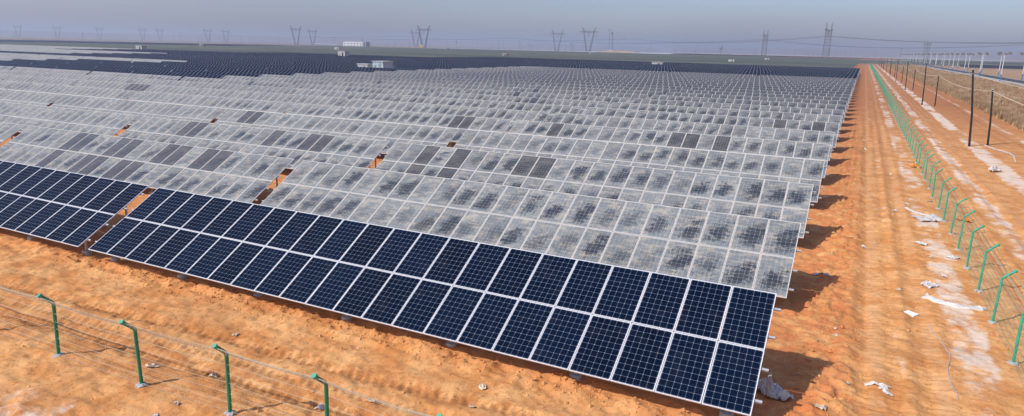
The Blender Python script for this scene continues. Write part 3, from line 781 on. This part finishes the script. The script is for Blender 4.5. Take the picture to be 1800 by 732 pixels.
# ------------------------------------------------------------------ litter
def sheet(w, l, amp, seed, n=14, fold=1.):
    r_ = np.random.default_rng(seed); u = np.linspace(-.5, .5, n); U, V_ = np.meshgrid(u, np.linspace(-.5, .5, n))
    ang = np.arctan2(V_, U); e = 1+.35*(vn(np.cos(ang)*1.5+seed, np.sin(ang)*1.5, seed)-.5)*2
    Xs = U*w*e+.15*w*fbm(V_*3+seed, U*2, seed, 2); Ys = V_*l*e+.15*l*fbm(U*3, V_*2+seed, seed+1, 2)
    Zs = 1.5*amp*(.15+np.abs(fbm(U*6+seed, V_*6, seed+5, 3))*2.6)*(1-1.2*np.maximum(np.abs(U), np.abs(V_)))
    return Xs, Ys, np.maximum(Zs, 0)+.012
def litter(nm, label, x, y, w, l, amp, seed, rz=0., mat='white', group=None, cat='litter', n=14):
    Xs, Ys, Zs = sheet(w, l, amp, seed, n); c_, s_ = math.cos(rz), math.sin(rz)
    wx = Xs*c_-Ys*s_; wy = Xs*s_+Ys*c_; g = ground_h(x+wx, y+wy)-gh(x, y)
    vs = np.stack([wx.ravel(), wy.ravel(), (Zs+g).ravel()], 1)
    top = [tuple(map(float, v)) for v in vs]; bot = [(a_, b_, c2-.006) for a_, b_, c2 in top]
    N_ = n*n; fs = []
    for j_ in range(n-1):
        for i_ in range(n-1):
            a_ = j_*n+i_; fs.append((a_, a_+1, a_+n+1, a_+n)); fs.append((N_+a_+n, N_+a_+n+1, N_+a_+1, N_+a_))
    rim = [i_ for i_ in range(n)]+[j_*n+n-1 for j_ in range(1, n)]+[(n-1)*n+i_ for i_ in range(n-2, -1, -1)]+[j_*n for j_ in range(n-2, 0, -1)]
    for a_, b_ in zip(rim, rim[1:]+rim[:1]): fs.append((b_, a_, a_+N_, b_+N_))
    o = MB().add(top+bot, fs).build(nm, M[mat]); shade(o.data, 50); o.location = (x, y, gh(x, y)); tag(o, label, cat, group); return o
def ribbon(nm, label, pts, w, mat, seed, cat, lift=.05):
    P = []; n = 40
    for k in range(n+1):
        f = k/n*(len(pts)-1); i_ = min(int(f), len(pts)-2); g = f-i_
        a_, b_ = pts[i_], pts[i_+1]; P.append((a_[0]+(b_[0]-a_[0])*g, a_[1]+(b_[1]-a_[1])*g, a_[2]+(b_[2]-a_[2])*g))
    m_ = 7; vs = []; fs = []
    x0, y0 = pts[0][0], pts[0][1]; z0 = gh(x0, y0)
    for k, (px_, py_, ww) in enumerate(P):
        a_ = P[max(0, k-1)]; b_ = P[min(n, k+1)]; d = Vector((b_[0]-a_[0], b_[1]-a_[1], 0)).normalized(); q = Vector((-d.y, d.x, 0))
        for j_ in range(m_):
            f = j_/(m_-1)-.5; e = ww*(1+.35*(float(vn(k*.31+seed, j_*.1, seed))-.5)); xx = px_+q.x*f*e; yy_ = py_+q.y*f*e
            zz = gh(xx, yy_)+.012+lift*(1-4*f*f)*(.3+1.4*float(vn(k*.45, j_*.8, seed+2))); vs.append((xx-x0, yy_-y0, zz-z0))
    N_ = len(vs); vs += [(a_, b_, c2-.008) for a_, b_, c2 in vs]
    for k in range(n):
        for j_ in range(m_-1):
            a_ = k*m_+j_; fs.append((a_, a_+1, a_+m_+1, a_+m_)); fs.append((N_+a_+m_, N_+a_+m_+1, N_+a_+1, N_+a_))
        fs.append((k*m_, (k+1)*m_, N_+(k+1)*m_, N_+k*m_)); fs.append(((k+1)*m_-1, N_+(k+1)*m_-1, N_+(k+2)*m_-1, (k+2)*m_-1))
    o = MB().add(vs, fs).build(nm, M[mat]); shade(o.data, 60); o.location = (x0, y0, z0); tag(o, label, cat); return o
ribbon('plastic_sheet', 'Long twisted strip of white plastic film lying across the sand to the fence', [(3.85, 11.6, .16), (4.2, 11.35, .3), (4.75, 11.1, .22), (5.3, 11.2, .34), (5.5, 11.35, .2)], .3, 'white', 5, 'plastic sheet', .07)
ribbon('plastic_sheet', 'White plastic strip beside a round sheet, far up the fence', [(4.0, 26.6, .15), (4.5, 25.6, .22), (5.0, 25.3, .3), (5.35, 24.6, .5), (5.2, 25.5, .3)], .3, 'white', 9, 'plastic sheet', .06)
litter('plastic_sheet', 'Wide flat sheet of pale plastic with rounded edge near the fence', 4.85, 24.3, 1.0, 1.1, .16, 61, .4, cat='plastic sheet')
litter('plastic_sheet', 'Crumpled white plastic sheet in the shade at the front row end', .12, 2.3, .62, .8, .34, 12, .5, cat='plastic sheet', n=20)
litter('plastic_rag', 'Crumpled white rag in the sand between track and fence', 4.1, 13.0, .5, .4, .12, 31, .9, cat='rag')
litter('plastic_rag', 'Small torn white rag further up the sandy strip', 4.19, 18.85, .45, .25, .10, 35, -.3, cat='rag')
litter('plastic_rag', 'Narrow pale strip of film lying on the orange sand near the front', 2.36, 3.98, .52, .14, .07, 37, -.1, cat='rag')
litter('plastic_rag', 'Pale rag at the edge of the second row shadow', .75, 12.2, .6, .32, .12, 38, .2, cat='rag')
litter('plastic_rag', 'White scrap beside the fence post near the plastic strip', 5.25, 17.2, .5, .3, .12, 44, .6, cat='rag')
o = MB().box((0, 0, .03), (.34, .26, .05)).build('foam_block', M['foam']); o.location = (3.41, 9.78, gh(3.41, 9.78)); o.rotation_euler = (R(3), R(2), R(-35)); tag(o, 'Small square block of white foam on the sand', 'foam block')
litter('plastic_bag', 'Orange plastic bag at the foot of the green fence', 5.35, 42.2, .75, .5, .32, 50, .2, 'orange', cat='bag')
litter('plastic_bag', 'Dull orange bag lying on the track beyond the fence', 6.5, 25.2, .6, .35, .15, 51, .2, 'orange', cat='bag')
litter('plastic_bag', 'White sack lying on the track below the black poles', 10.3, 43.7, .75, .55, .5, 52, .2, cat='bag')
rs = random.Random(5)
def hose(nm, label, pts, r, mat, cat):
    P = []; n = 36
    V_ = [Vector((a_, b_, 0)) for a_, b_ in pts]
    for k in range(n+1):
        f = k/n*(len(V_)-1); i_ = min(int(f), len(V_)-2); g = f-i_
        p0, p1, p2, p3 = V_[max(0, i_-1)], V_[i_], V_[i_+1], V_[min(len(V_)-1, i_+2)]
        q = .5*((2*p1)+(p2-p0)*g+(2*p0-5*p1+4*p2-p3)*g*g+(3*p1-p0-3*p2+p3)*g**3); P.append(Vector((q.x-pts[0][0], q.y-pts[0][1], gh(q.x, q.y)+r*.8)))
    o = MB().tube(P, r, 8).build(nm, M[mat], None, True); o.location = (pts[0][0], pts[0][1], 0); tag(o, label, cat)
hose('cable', 'Thin grey cable snaking over the sand toward the camera', [(3.85, 8.9), (3.95, 8.2), (4.15, 6.8), (4.0, 5.6), (4.08, 4.2)], .012, 'galv', 'cable')
hose('hose', 'Grey hose curving over the ground between the two nearest black poles', [(11.8, 60.2), (12.2, 57.5), (12.9, 54.5), (12.7, 51.8), (12.55, 50.4)], .06, 'palehose', 'hose')
for k in range(40):
    if k < 22: x, y = rs.uniform(.6, 5.3), rs.uniform(2, 34)
    elif k < 36: x, y = rs.uniform(-15.5, -2), rs.uniform(-6.3, -.8)
    else: x, y = rs.uniform(.8, 5.2), rs.uniform(34, 90)
    s_ = rs.uniform(.07, .20)*(1 if y < 34 else 1.8); mt = rs.choice(['white', 'card', 'card', 'straw'])
    litter('litter_scrap', {'white': 'Small torn white plastic scrap on the sand', 'card': 'Small curled tan cardboard scrap on the sand', 'straw': 'Small brown scrap of packing on the sand'}[mt], x, y, s_*rs.uniform(.8, 1.8), s_, s_*.5, 100+k, rs.uniform(0, 6), mt,
           {'white': 'white plastic scraps', 'card': 'tan cardboard scraps', 'straw': 'brown packing scraps'}[mt], 'litter', 7)
# loose clods
def clods():
    mb = MB(); r_ = random.Random(9); P = []
    for k in range(5200):
        q = r_.random()
        if q < .45: x = r_.gauss(1.1, .5); y = r_.uniform(-1, 45)
        elif q < .7: x = -r_.uniform(0, 24); y = r_.gauss(.1, .35)
        else: x = r_.uniform(-20, 11); y = r_.uniform(-7, 30)
        if x < 0 and y > .9: continue
        P.append((x, y))
    A = np.array(P); H = ground_h(A[:, 0], A[:, 1])
    for (x, y), z in zip(P, H):
        s_ = r_.uniform(.012, .045)*(1.7 if r_.random() < .08 else 1); vs = []
        for dx, dy, dz in ((1, 0, 0), (-1, 0, 0), (0, 1, 0), (0, -1, 0), (0, 0, 1), (.7, .7, .5), (-.6, .6, .6), (.6, -.7, .4), (-.7, -.5, .5)):
            vs.append((x+dx*s_*r_.uniform(.7, 1.3), y+dy*s_*r_.uniform(.7, 1.3), z-.005+dz*s_*r_.uniform(.6, 1.1)))
        mb.add(vs, [(0, 5, 4), (5, 2, 4), (2, 6, 4), (6, 1, 4), (1, 8, 4), (8, 3, 4), (3, 7, 4), (7, 0, 4), (0, 2, 5), (2, 1, 6), (1, 3, 8), (3, 0, 7)])
    o = mb.build('dirt_clods', M['sand']); tag(o, 'Loose clods of orange soil scattered over the sand', 'clods', kind='stuff')
clods()

# ------------------------------------------------------------------ distant things
def pylon_master():
    t = empty('pylon')
    th = .5; H = 39.; top = 49.
    for sx in (-1, 1):
        mb = MB()
        def mast(f): # centre x, half x, half y at height fraction
            cx_ = sx*(2.6+f*7.2); return cx_, 1.0-.35*f if f < .98 else .6, 4.2-.8*f
        ch = {}
        n = 10
        for k in range(n+1):
            f = k/n; cx_, hx, hy = mast(f)
            ch[k] = [Vector((cx_+a_*hx, b_*hy, f*H)) for a_, b_ in ((-1, -1), (1, -1), (1, 1), (-1, 1))]
        for k in range(n):
            for q in range(4):
                mb.bar(ch[k][q], ch[k+1][q], th*1.1, cap=False)
                mb.bar(ch[k][q], ch[k+1][(q+1) % 4], th*.55, cap=False)
                if k: mb.bar(ch[k][q], ch[k][(q+1) % 4], th*.5, cap=False)
        mb.build('mast', M['pylon'], t)
        hb = MB()
        for sy_ in (-1, 1):
            a_ = Vector((sx*8.2, sy_*3.0, H+1)); hb.bar(a_, Vector((sx*13.2, sy_*3.4, top)), th*1.1); hb.bar(Vector((sx*10.8, sy_*3, H+1)), Vector((sx*13.2, sy_*3.4, top)), th)
            for k in range(4):
                f = k/4; p_ = a_.lerp(Vector((sx*13.2, sy_*3.4, top)), f); q_ = Vector((sx*10.8, sy_*3, H+1)).lerp(Vector((sx*13.2, sy_*3.4, top)), f+.2 if f < .8 else 1); hb.bar(p_, q_, th*.6)
        hb.build('horn', M['pylon'], t)
    mb = MB()
    for sy_ in (-1, 1):
        for z in (H, H+2.4): mb.bar((-11, sy_*3, z), (11, sy_*3, z), th)
        for sx in (-1, 1):
            mb.bar((sx*11, sy_*3, H), (sx*17.5, sy_*4.4, H+1.2), th); mb.bar((sx*11, sy_*3, H+2.4), (sx*17.5, sy_*4.4, H+1.2), th)
        for k in range(-11, 11, 2): mb.bar((k, sy_*3, H if k % 4 else H+2.4), (k+2, sy_*3, H+2.4 if k % 4 else H), th*.6)
    for k in range(-11, 12, 2): mb.bar((k, -3, H), (k, 3, H+2.4), th*.5); mb.bar((k, -3, H), (k, 3, H), th*.6)
    for k in range(-2, 3): mb.bar((k*2.2, 0, H), (0, 0, H-9), th*.5) if abs(k) == 2 else None
    mb.build('crossbeam', M['pylon'], t)
    ins = MB()
    for x in (-15.5, -1.5, 1.5, 15.5): ins.tube([(x, 0, H), (x*.98 if abs(x) > 2 else 0, 0, H-8)], .22, 5)
    ins.build('insulator_strings', M['cabin_grey'], t)
    return t
PY = pylon_master()
# u, distance, yaw relative to view (deg), scale, label
pyl = [(1452, 1010, 88, .98, 'Tall steel pylon seen end-on, nearest one on the horizon before the track'), (1343, 1330, 87, .98, 'Steel pylon seen end-on, left of the tallest one'),
       (1034, 1330, 3, .98, 'Steel cup-shaped pylon right of a matching one, left of the slim tower'), (979, 1600, 3, 1., 'Steel cup-shaped pylon, left one of the middle pair'),
       (745, 1560, 8, 1.02, 'Steel cup-shaped pylon behind the yellow sand heap, right and taller of two'), (731, 2000, 8, 1.02, 'Smaller cup-shaped pylon just left of the sand heap pylon'),
       (521, 1900, 5, 1., 'Hazy cup-shaped pylon left of the white building'), (550, 2200, 5, 1., 'Hazy cup-shaped pylon nearest the white building'),
       (366, 2900, 5, 1.05, 'Faint cup-shaped pylon, left one of the hazy pair'), (398, 3000, 5, 1.05, 'Faint cup-shaped pylon, right one of the hazy pair'),
       (252, 3500, 5, 1.15, 'Very faint pylon in the haze, fourth from the left edge'), (282, 3600, 5, 1.15, 'Very faint pylon in the haze, fifth from the left edge'),
       (176, 3700, 6, 1.15, 'Very faint pylon in the haze, third from the left edge'), (102, 3700, 6, 1.15, 'Very faint pylon in the haze, second from the left edge'), (33, 3700, 6, 1.15, 'Very faint pylon in the haze, leftmost of all'),
       (1627, 2100, 70, 1., 'Slim steel pylon beyond the street lamps')]
tops = {}
for k, (u, d, ya, sc, lb) in enumerate(pyl):
    o = PY if k == 0 else copy_tree(PY); x, y = on_ray(u, d); o.location = (x, y, 0)
    va = math.atan2(y-CYY, x-CX)-math.pi/2
    o.rotation_euler = (0, 0, va+R(ya)); o.scale = (sc,)*3
    tag(o, lb, 'pylon', 'steel pylons on the horizon'); tops[k] = Vector((x, y, 0))
def span(pts, sag, lab, offs, r=.13):
    mb = MB(); o0 = pts[0]
    for off in offs:
        P = []
        for a_, b_ in zip(pts[:-1], pts[1:]):
            for k in range(12):
                f = k/12; P.append(a_.lerp(b_, f)+off+Vector((0, 0, -sag*4*f*(1-f)))-o0)
        P.append(pts[-1]+off-o0); mb.tube(P, r, 4)
    o = mb.build('power_line', M['cable']); o.location = o0; tag(o, lab, 'power line')
ex = lambda u, d, z: Vector((*on_ray(u, d), z))
span([ex(2300, 760, 32), ex(1452, 1010, 31), ex(1343-230, 1700, 33), ex(700, 2300, 33), ex(300, 2900, 33)], 9, 'Bundle of power cables passing the nearest end-on pylon', [Vector((0, 0, 0)), Vector((6, 4, .5)), Vector((-6, -4, .5))])
span([ex(2300, 950, 33), ex(1840, 1080, 27), ex(1343, 1330, 31), ex(900, 1900, 31), ex(500, 2600, 33)], 10, 'Bundle of power cables passing the second end-on pylon', [Vector((0, 0, 0)), Vector((6, 4, .5)), Vector((-6, -4, .5))])

def cabin(u, d, w, dd, h, yaw, label, mats=('cabin_blue', 'roofw', 'dark'), xy=None, z=0, cat='cabin'):
    x, y = xy or on_ray(u, d); t = empty('equipment_cabin', (x, y, z)); t.rotation_euler = (0, 0, yaw); tag(t, label, cat)
    MB().box((0, 0, h/2), (w, dd, h)).build('wall', M[mats[0]], t)
    MB().box((0, 0, h+.08), (w+.4, dd+.4, .15)).build('roof', M[mats[1]], t)
    MB().box((w*.18, -dd/2-.03, h*.45), (w*.22, .05, h*.85)).build('door', M[mats[2]], t)
    MB().box((-w*.25, -dd/2-.03, h*.6), (w*.2, .05, h*.35)).build('louvre', M['cabin_grey'], t)
    return t
va = lambda x, y: math.atan2(y-CYY, x-CX)-math.pi/2
cabin(0, 0, 3.1, 4.2, 3.5, R(2), 'Pale blue and grey equipment cabin at the corner of the dusty field', ('cabin_blue', 'roofw', 'cabin_grey'), on_ray(672, 174))
cabin(0, 0, 3.0, 2.4, 2.75, R(2), 'Lower white equipment container beside the blue and grey cabin', ('roofw', 'roofw', 'cabin_grey'), on_ray(641, 175))
k_ = 0
for x, y, w, h, lb in CABS:
    cabin(0, 0, w, 3.0, h, R(2), lb, ('roofw', 'roofw', 'dark') if 'hite' in lb else ('cabin_grey', 'roofw', 'dark'), (x, y))
for u, w, lb in ((558, 14, 'Long low white shed, leftmost of the row beside the white building'), (567, 6, 'Short low white shed in the middle of the row'), (580, 28, 'Longest low white shed nearest the white building')):
    x, y = on_ray(u, 1450); t = empty('storage_shed', (x, y, 0)); t.rotation_euler = (0, 0, va(x, y)); tag(t, lb, 'shed', 'white sheds beside the building')
    MB().box((0, 0, 2.2), (w, 8, 4.4)).build('wall', M['wall'], t)
    MB().add([(-w/2-.3, -4.4, 4.42), (w/2+.3, -4.4, 4.42), (w/2+.3, 0, 5.6), (-w/2-.3, 0, 5.6), (-w/2-.3, 4.4, 4.42), (w/2+.3, 4.4, 4.42)], [(0, 1, 2, 3), (3, 2, 5, 4), (0, 3, 4), (1, 5, 2)]).build('roof', M['roofw'], t)
# white building
x, y = on_ray(626, 1420); t = empty('office_building', (x, y, 0)); t.rotation_euler = (0, 0, R(2)); tag(t, 'White flat-roofed building with rows of dark windows and a grey shaded end', 'building')
BW, BH = 48., 11.; MB().box((-4, 0, BH/2), (BW, 11, BH)).build('wall', M['wall'], t); MB().box((-4, 0, BH+.25), (BW+.8, 11.8, .5)).build('roof', M['roofw'], t)
MB().box((BW/2-4+4.6, 0, BH/2+.1), (9, 12, BH+.2)).build('shaded_end', M['cabin_grey'], t); MB().box((BW/2-4+4.6, -6.06, BH*.5), (1.8, .1, BH*.8)).build('stair_window', M['glassdark'], t)  # building end coloured grey to stand for its shade
for fl_ in range(2):
    for k in range(6):
        wo = MB().box((-4-BW/2+4.2+k*7.9, -5.56, 3.3+fl_*4.1), (2.5, .1, 1.6)).build('window', M['glassdark'], t)
        MB().box((-4-BW/2+4.2+k*7.9, -5.63, 2.25+fl_*4.1), (2.8, .18, .15)).build('sill', M['roofw'], wo)
# tower
x, y = on_ray(1075, 2300); t = empty('receiver_tower', (x, y, 0)); tag(t, 'Slim grey concrete tower with a darker top on the horizon', 'tower')
MB().tube([(0, 0, 0), (0, 0, 56)], [3.3, 2.6], 14).build('shaft', M['tower'], t, True); MB().tube([(0, 0, 56), (0, 0, 62)], [3.1, 3.1], 14).build('receiver', M['dark'], t, True)
MB().box((0, 0, 3), (16, 12, 6)).build('base_building', M['roofw'], t)
x, y = on_ray(1070.5, 2300); mb = MB(); mb.tube([(0, 0, 0), (0, 0, 70)], .9, 6); mb.bar((-9, 0, 70), (9, 0, 70), .9); o = mb.build('crane', M['pylon']); o.location = (x, y, 0); o.rotation_euler = (0, 0, va(x, y)); tag(o, 'Thin mast crane with a level jib beside the slim tower', 'crane')
for u, d, h in ((802, 1900, 22), (1004, 1800, 22), (1267, 1500, 20)):
    x, y = on_ray(u, d); t = empty('water_tower', (x, y, 0)); tag(t, 'Small tank on a thin stem, %s' % {802: 'right of the sand heap', 1004: 'between the middle pylons', 1267: 'left of the end-on pylons'}[u], 'water tower', 'small tank towers')
    MB().tube([(0, 0, 0), (0, 0, h-7)], .5, 6).build('stem', M['pylon'], t); MB().tube([(0, 0, h-8), (0, 0, h-5.5), (0, 0, h-1), (0, 0, h)], [.6, 2.6, 2.3, .5], 10).build('tank', M['tower'], t, True)
# sand heap
def heap(u, d, w, h, label, mat='sandheap', dd=18):
    x, y = on_ray(u, d); n = 20; vs = []; fs = []
    for j_ in range(n+1):
        for i_ in range(n+1):
            a_ = (i_/n-.5)*2; b_ = (j_/n-.5)*2; r_ = max(abs(a_), abs(b_)); hh = h*max(0, 1-r_**3)*(.7+.5*float(vn(a_*2.5+u, b_*2.5, 5)))
            vs.append((a_*w/2, b_*dd/2, hh-.1))
    for j_ in range(n):
        for i_ in range(n): q = j_*(n+1)+i_; fs.append((q, q+1, q+n+2, q+n+1))
    o = MB().add(vs, fs).build('sand_heap', M[mat], None, True); o.location = (x, y, 0); o.rotation_euler = (0, 0, va(x, y)); tag(o, label, 'sand heap')
heap(740, 1400, 14, 8, 'Yellow sand heap at the foot of the cup-shaped pylons'); heap(728, 1390, 24, 3.2, 'Low yellow sand spill left of the heap')
heap(1088, 1700, 110, 4.5, 'Long low orange earth bank before the slim tower', 'sandheap', 60)
# thin distant poles
pm_ = []
for hh in (12, 16, 21):
    mb = MB(); mb.bar((0, 0, 0), (0, 0, hh), .38); mb.bar((-1.3, 0, hh-1.2), (1.3, 0, hh-1.2), .25); pm_.append(mb.mesh('utility_pole', M['pylon']))
rp = random.Random(21)
for k in range(96):
    u = rp.uniform(10, 1790) if k > 50 else rp.uniform(560, 1530); d = rp.uniform(1350, 2700)
    x, y = on_ray(u, d); o = bpy.data.objects.new('utility_pole', rp.choice(pm_)); COL.objects.link(o); o.location = (x, y, 0); o.rotation_euler = (0, 0, rp.uniform(0, 3)); tag(o, 'Thin hazy utility pole on the horizon', 'utility pole', 'thin poles along the horizon')
# far surfaces: sky glare on distant module fields painted pale; bare red plains
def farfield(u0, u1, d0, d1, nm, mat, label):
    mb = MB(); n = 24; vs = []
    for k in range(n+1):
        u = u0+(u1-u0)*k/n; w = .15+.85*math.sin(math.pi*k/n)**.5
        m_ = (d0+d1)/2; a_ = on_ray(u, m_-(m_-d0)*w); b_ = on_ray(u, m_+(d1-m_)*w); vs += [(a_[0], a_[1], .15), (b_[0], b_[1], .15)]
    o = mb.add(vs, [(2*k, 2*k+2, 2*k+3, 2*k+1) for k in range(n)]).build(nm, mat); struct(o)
M['skyglare'] = simple('pale_module_glare', (.55, .60, .62), .7, 0., .4, .15, .01)  # sky reflected by far modules, painted as a pale colour
M['redsand'] = simple('red_brown_sand', (.30, .13, .075), 1., 0., .05, .15, .02)
farfield(640, 1540, 1520, 2150, 'module_glare', M['skyglare'], '')
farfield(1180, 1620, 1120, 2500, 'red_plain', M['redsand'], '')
farfield(1130, 1620, 2500, 3200, 'module_glare', M['skyglare'], '')
farfield(1600, 1790, 2300, 2700, 'module_glare', M['skyglare'], '')
farfield(420, 900, 2100, 2500, 'red_plain', M['redsand'], '')
# hills
def hills():
    n = 150; vs = []; az0, az1 = R(-75), R(25)
    for k in range(n+1):
        a_ = az0+(az1-az0)*k/n; f = k/n
        hh = 34+22*float(vn(f*5, .5, 91))+12*float(vn(f*16, .5, 93))+3*float(vn(f*60, .5, 97))
        for d, z in ((5200, -1), (5900, hh*.75), (6500, hh), (7400, -1)): vs.append((CX+d*math.sin(a_), CYY+d*math.cos(a_), z))
    fs = [(4*k+q, 4*k+q+1, 4*k+q+5, 4*k+q+4) for k in range(n) for q in range(3)]
    o = MB().add(vs, fs).build('hills', M['hill'], None, True); struct(o)
hills()

# ------------------------------------------------------------------ air
HAZE = 0.00031
hm = bpy.data.materials.new('air_haze'); hm.use_nodes = True; nt = hm.node_tree; nt.nodes.clear()
ho = nt.nodes.new('ShaderNodeOutputMaterial'); hv = nt.nodes.new('ShaderNodeVolumePrincipled'); hv.inputs['Color'].default_value = (.58, .67, .80, 1); hv.inputs['Density'].default_value = HAZE; hv.inputs['Anisotropy'].default_value = .25
nt.links.new(hv.outputs[0], ho.inputs['Volume'])
o = MB().box((0, 0, 48), (20000, 20000, 100)).build('haze', hm); o['kind'] = 'stuff'; o['label'] = 'Pale bluish haze over the whole plain'; o['category'] = 'haze'; o.display_type = 'WIRE'

# ------------------------------------------------------------------ light
sd = Vector((-1.465, -1.93, 2.24*1.0)).normalized()
sun = bpy.data.lights.new('sun', 'SUN'); sun.energy = 3.8; sun.angle = R(.9); sun.color = (1., .945, .87)
so = bpy.data.objects.new('sun', sun); COL.objects.link(so); so.rotation_euler = sd.to_track_quat('Z', 'Y').to_euler(); so.location = (0, 0, 30)
w = bpy.data.worlds.new('World'); SC.world = w; w.use_nodes = True; nt = w.node_tree; nt.nodes.clear()
wo = nt.nodes.new('ShaderNodeOutputWorld'); bg = nt.nodes.new('ShaderNodeBackground'); sk = nt.nodes.new('ShaderNodeTexSky')
sk.sky_type = 'NISHITA'; sk.sun_disc = False; sk.sun_elevation = math.asin(sd.z); sk.sun_rotation = math.atan2(sd.x, sd.y)
sk.air_density = 1.0; sk.dust_density = 1.6; sk.ozone_density = 4.5; sk.altitude = 0
bg.inputs[1].default_value = .14
ti = nt.nodes.new('ShaderNodeMix'); ti.data_type = 'RGBA'; ti.blend_type = 'MULTIPLY'; ti.inputs[0].default_value = 1.; ti.inputs[7].default_value = (.965, .90, 1.02, 1)
tc = nt.nodes.new('ShaderNodeTexCoord'); mp_ = nt.nodes.new('ShaderNodeMapping'); mp_.inputs['Scale'].default_value = (1.3, 1.3, 7.); nz = nt.nodes.new('ShaderNodeTexNoise'); nz.inputs['Scale'].default_value = 1.1; nz.inputs['Detail'].default_value = 4
mr = nt.nodes.new('ShaderNodeMapRange'); mr.inputs[1].default_value = .3; mr.inputs[2].default_value = .7; mr.inputs[3].default_value = .90; mr.inputs[4].default_value = 1.07
nt.links.new(tc.outputs['Generated'], mp_.inputs[0]); nt.links.new(mp_.outputs[0], nz.inputs['Vector']); nt.links.new(nz.outputs['Fac'], mr.inputs[0])
sm = nt.nodes.new('ShaderNodeMath'); sm.operation = 'MULTIPLY'; sm.inputs[1].default_value = .14; nt.links.new(mr.outputs[0], sm.inputs[0]); nt.links.new(sm.outputs[0], bg.inputs[1])
nt.links.new(sk.outputs[0], ti.inputs[6]); nt.links.new(ti.outputs[2], bg.inputs[0]); nt.links.new(bg.outputs[0], wo.inputs[0])
vs_ = SC.view_settings; vs_.view_transform = 'Standard'; vs_.look = 'None'; vs_.exposure = .07; vs_.gamma = 1.
SC.cycles.max_bounces = 6; SC.cycles.volume_bounces = 1; SC.cycles.use_adaptive_sampling = True
print('objects', len(bpy.data.objects))
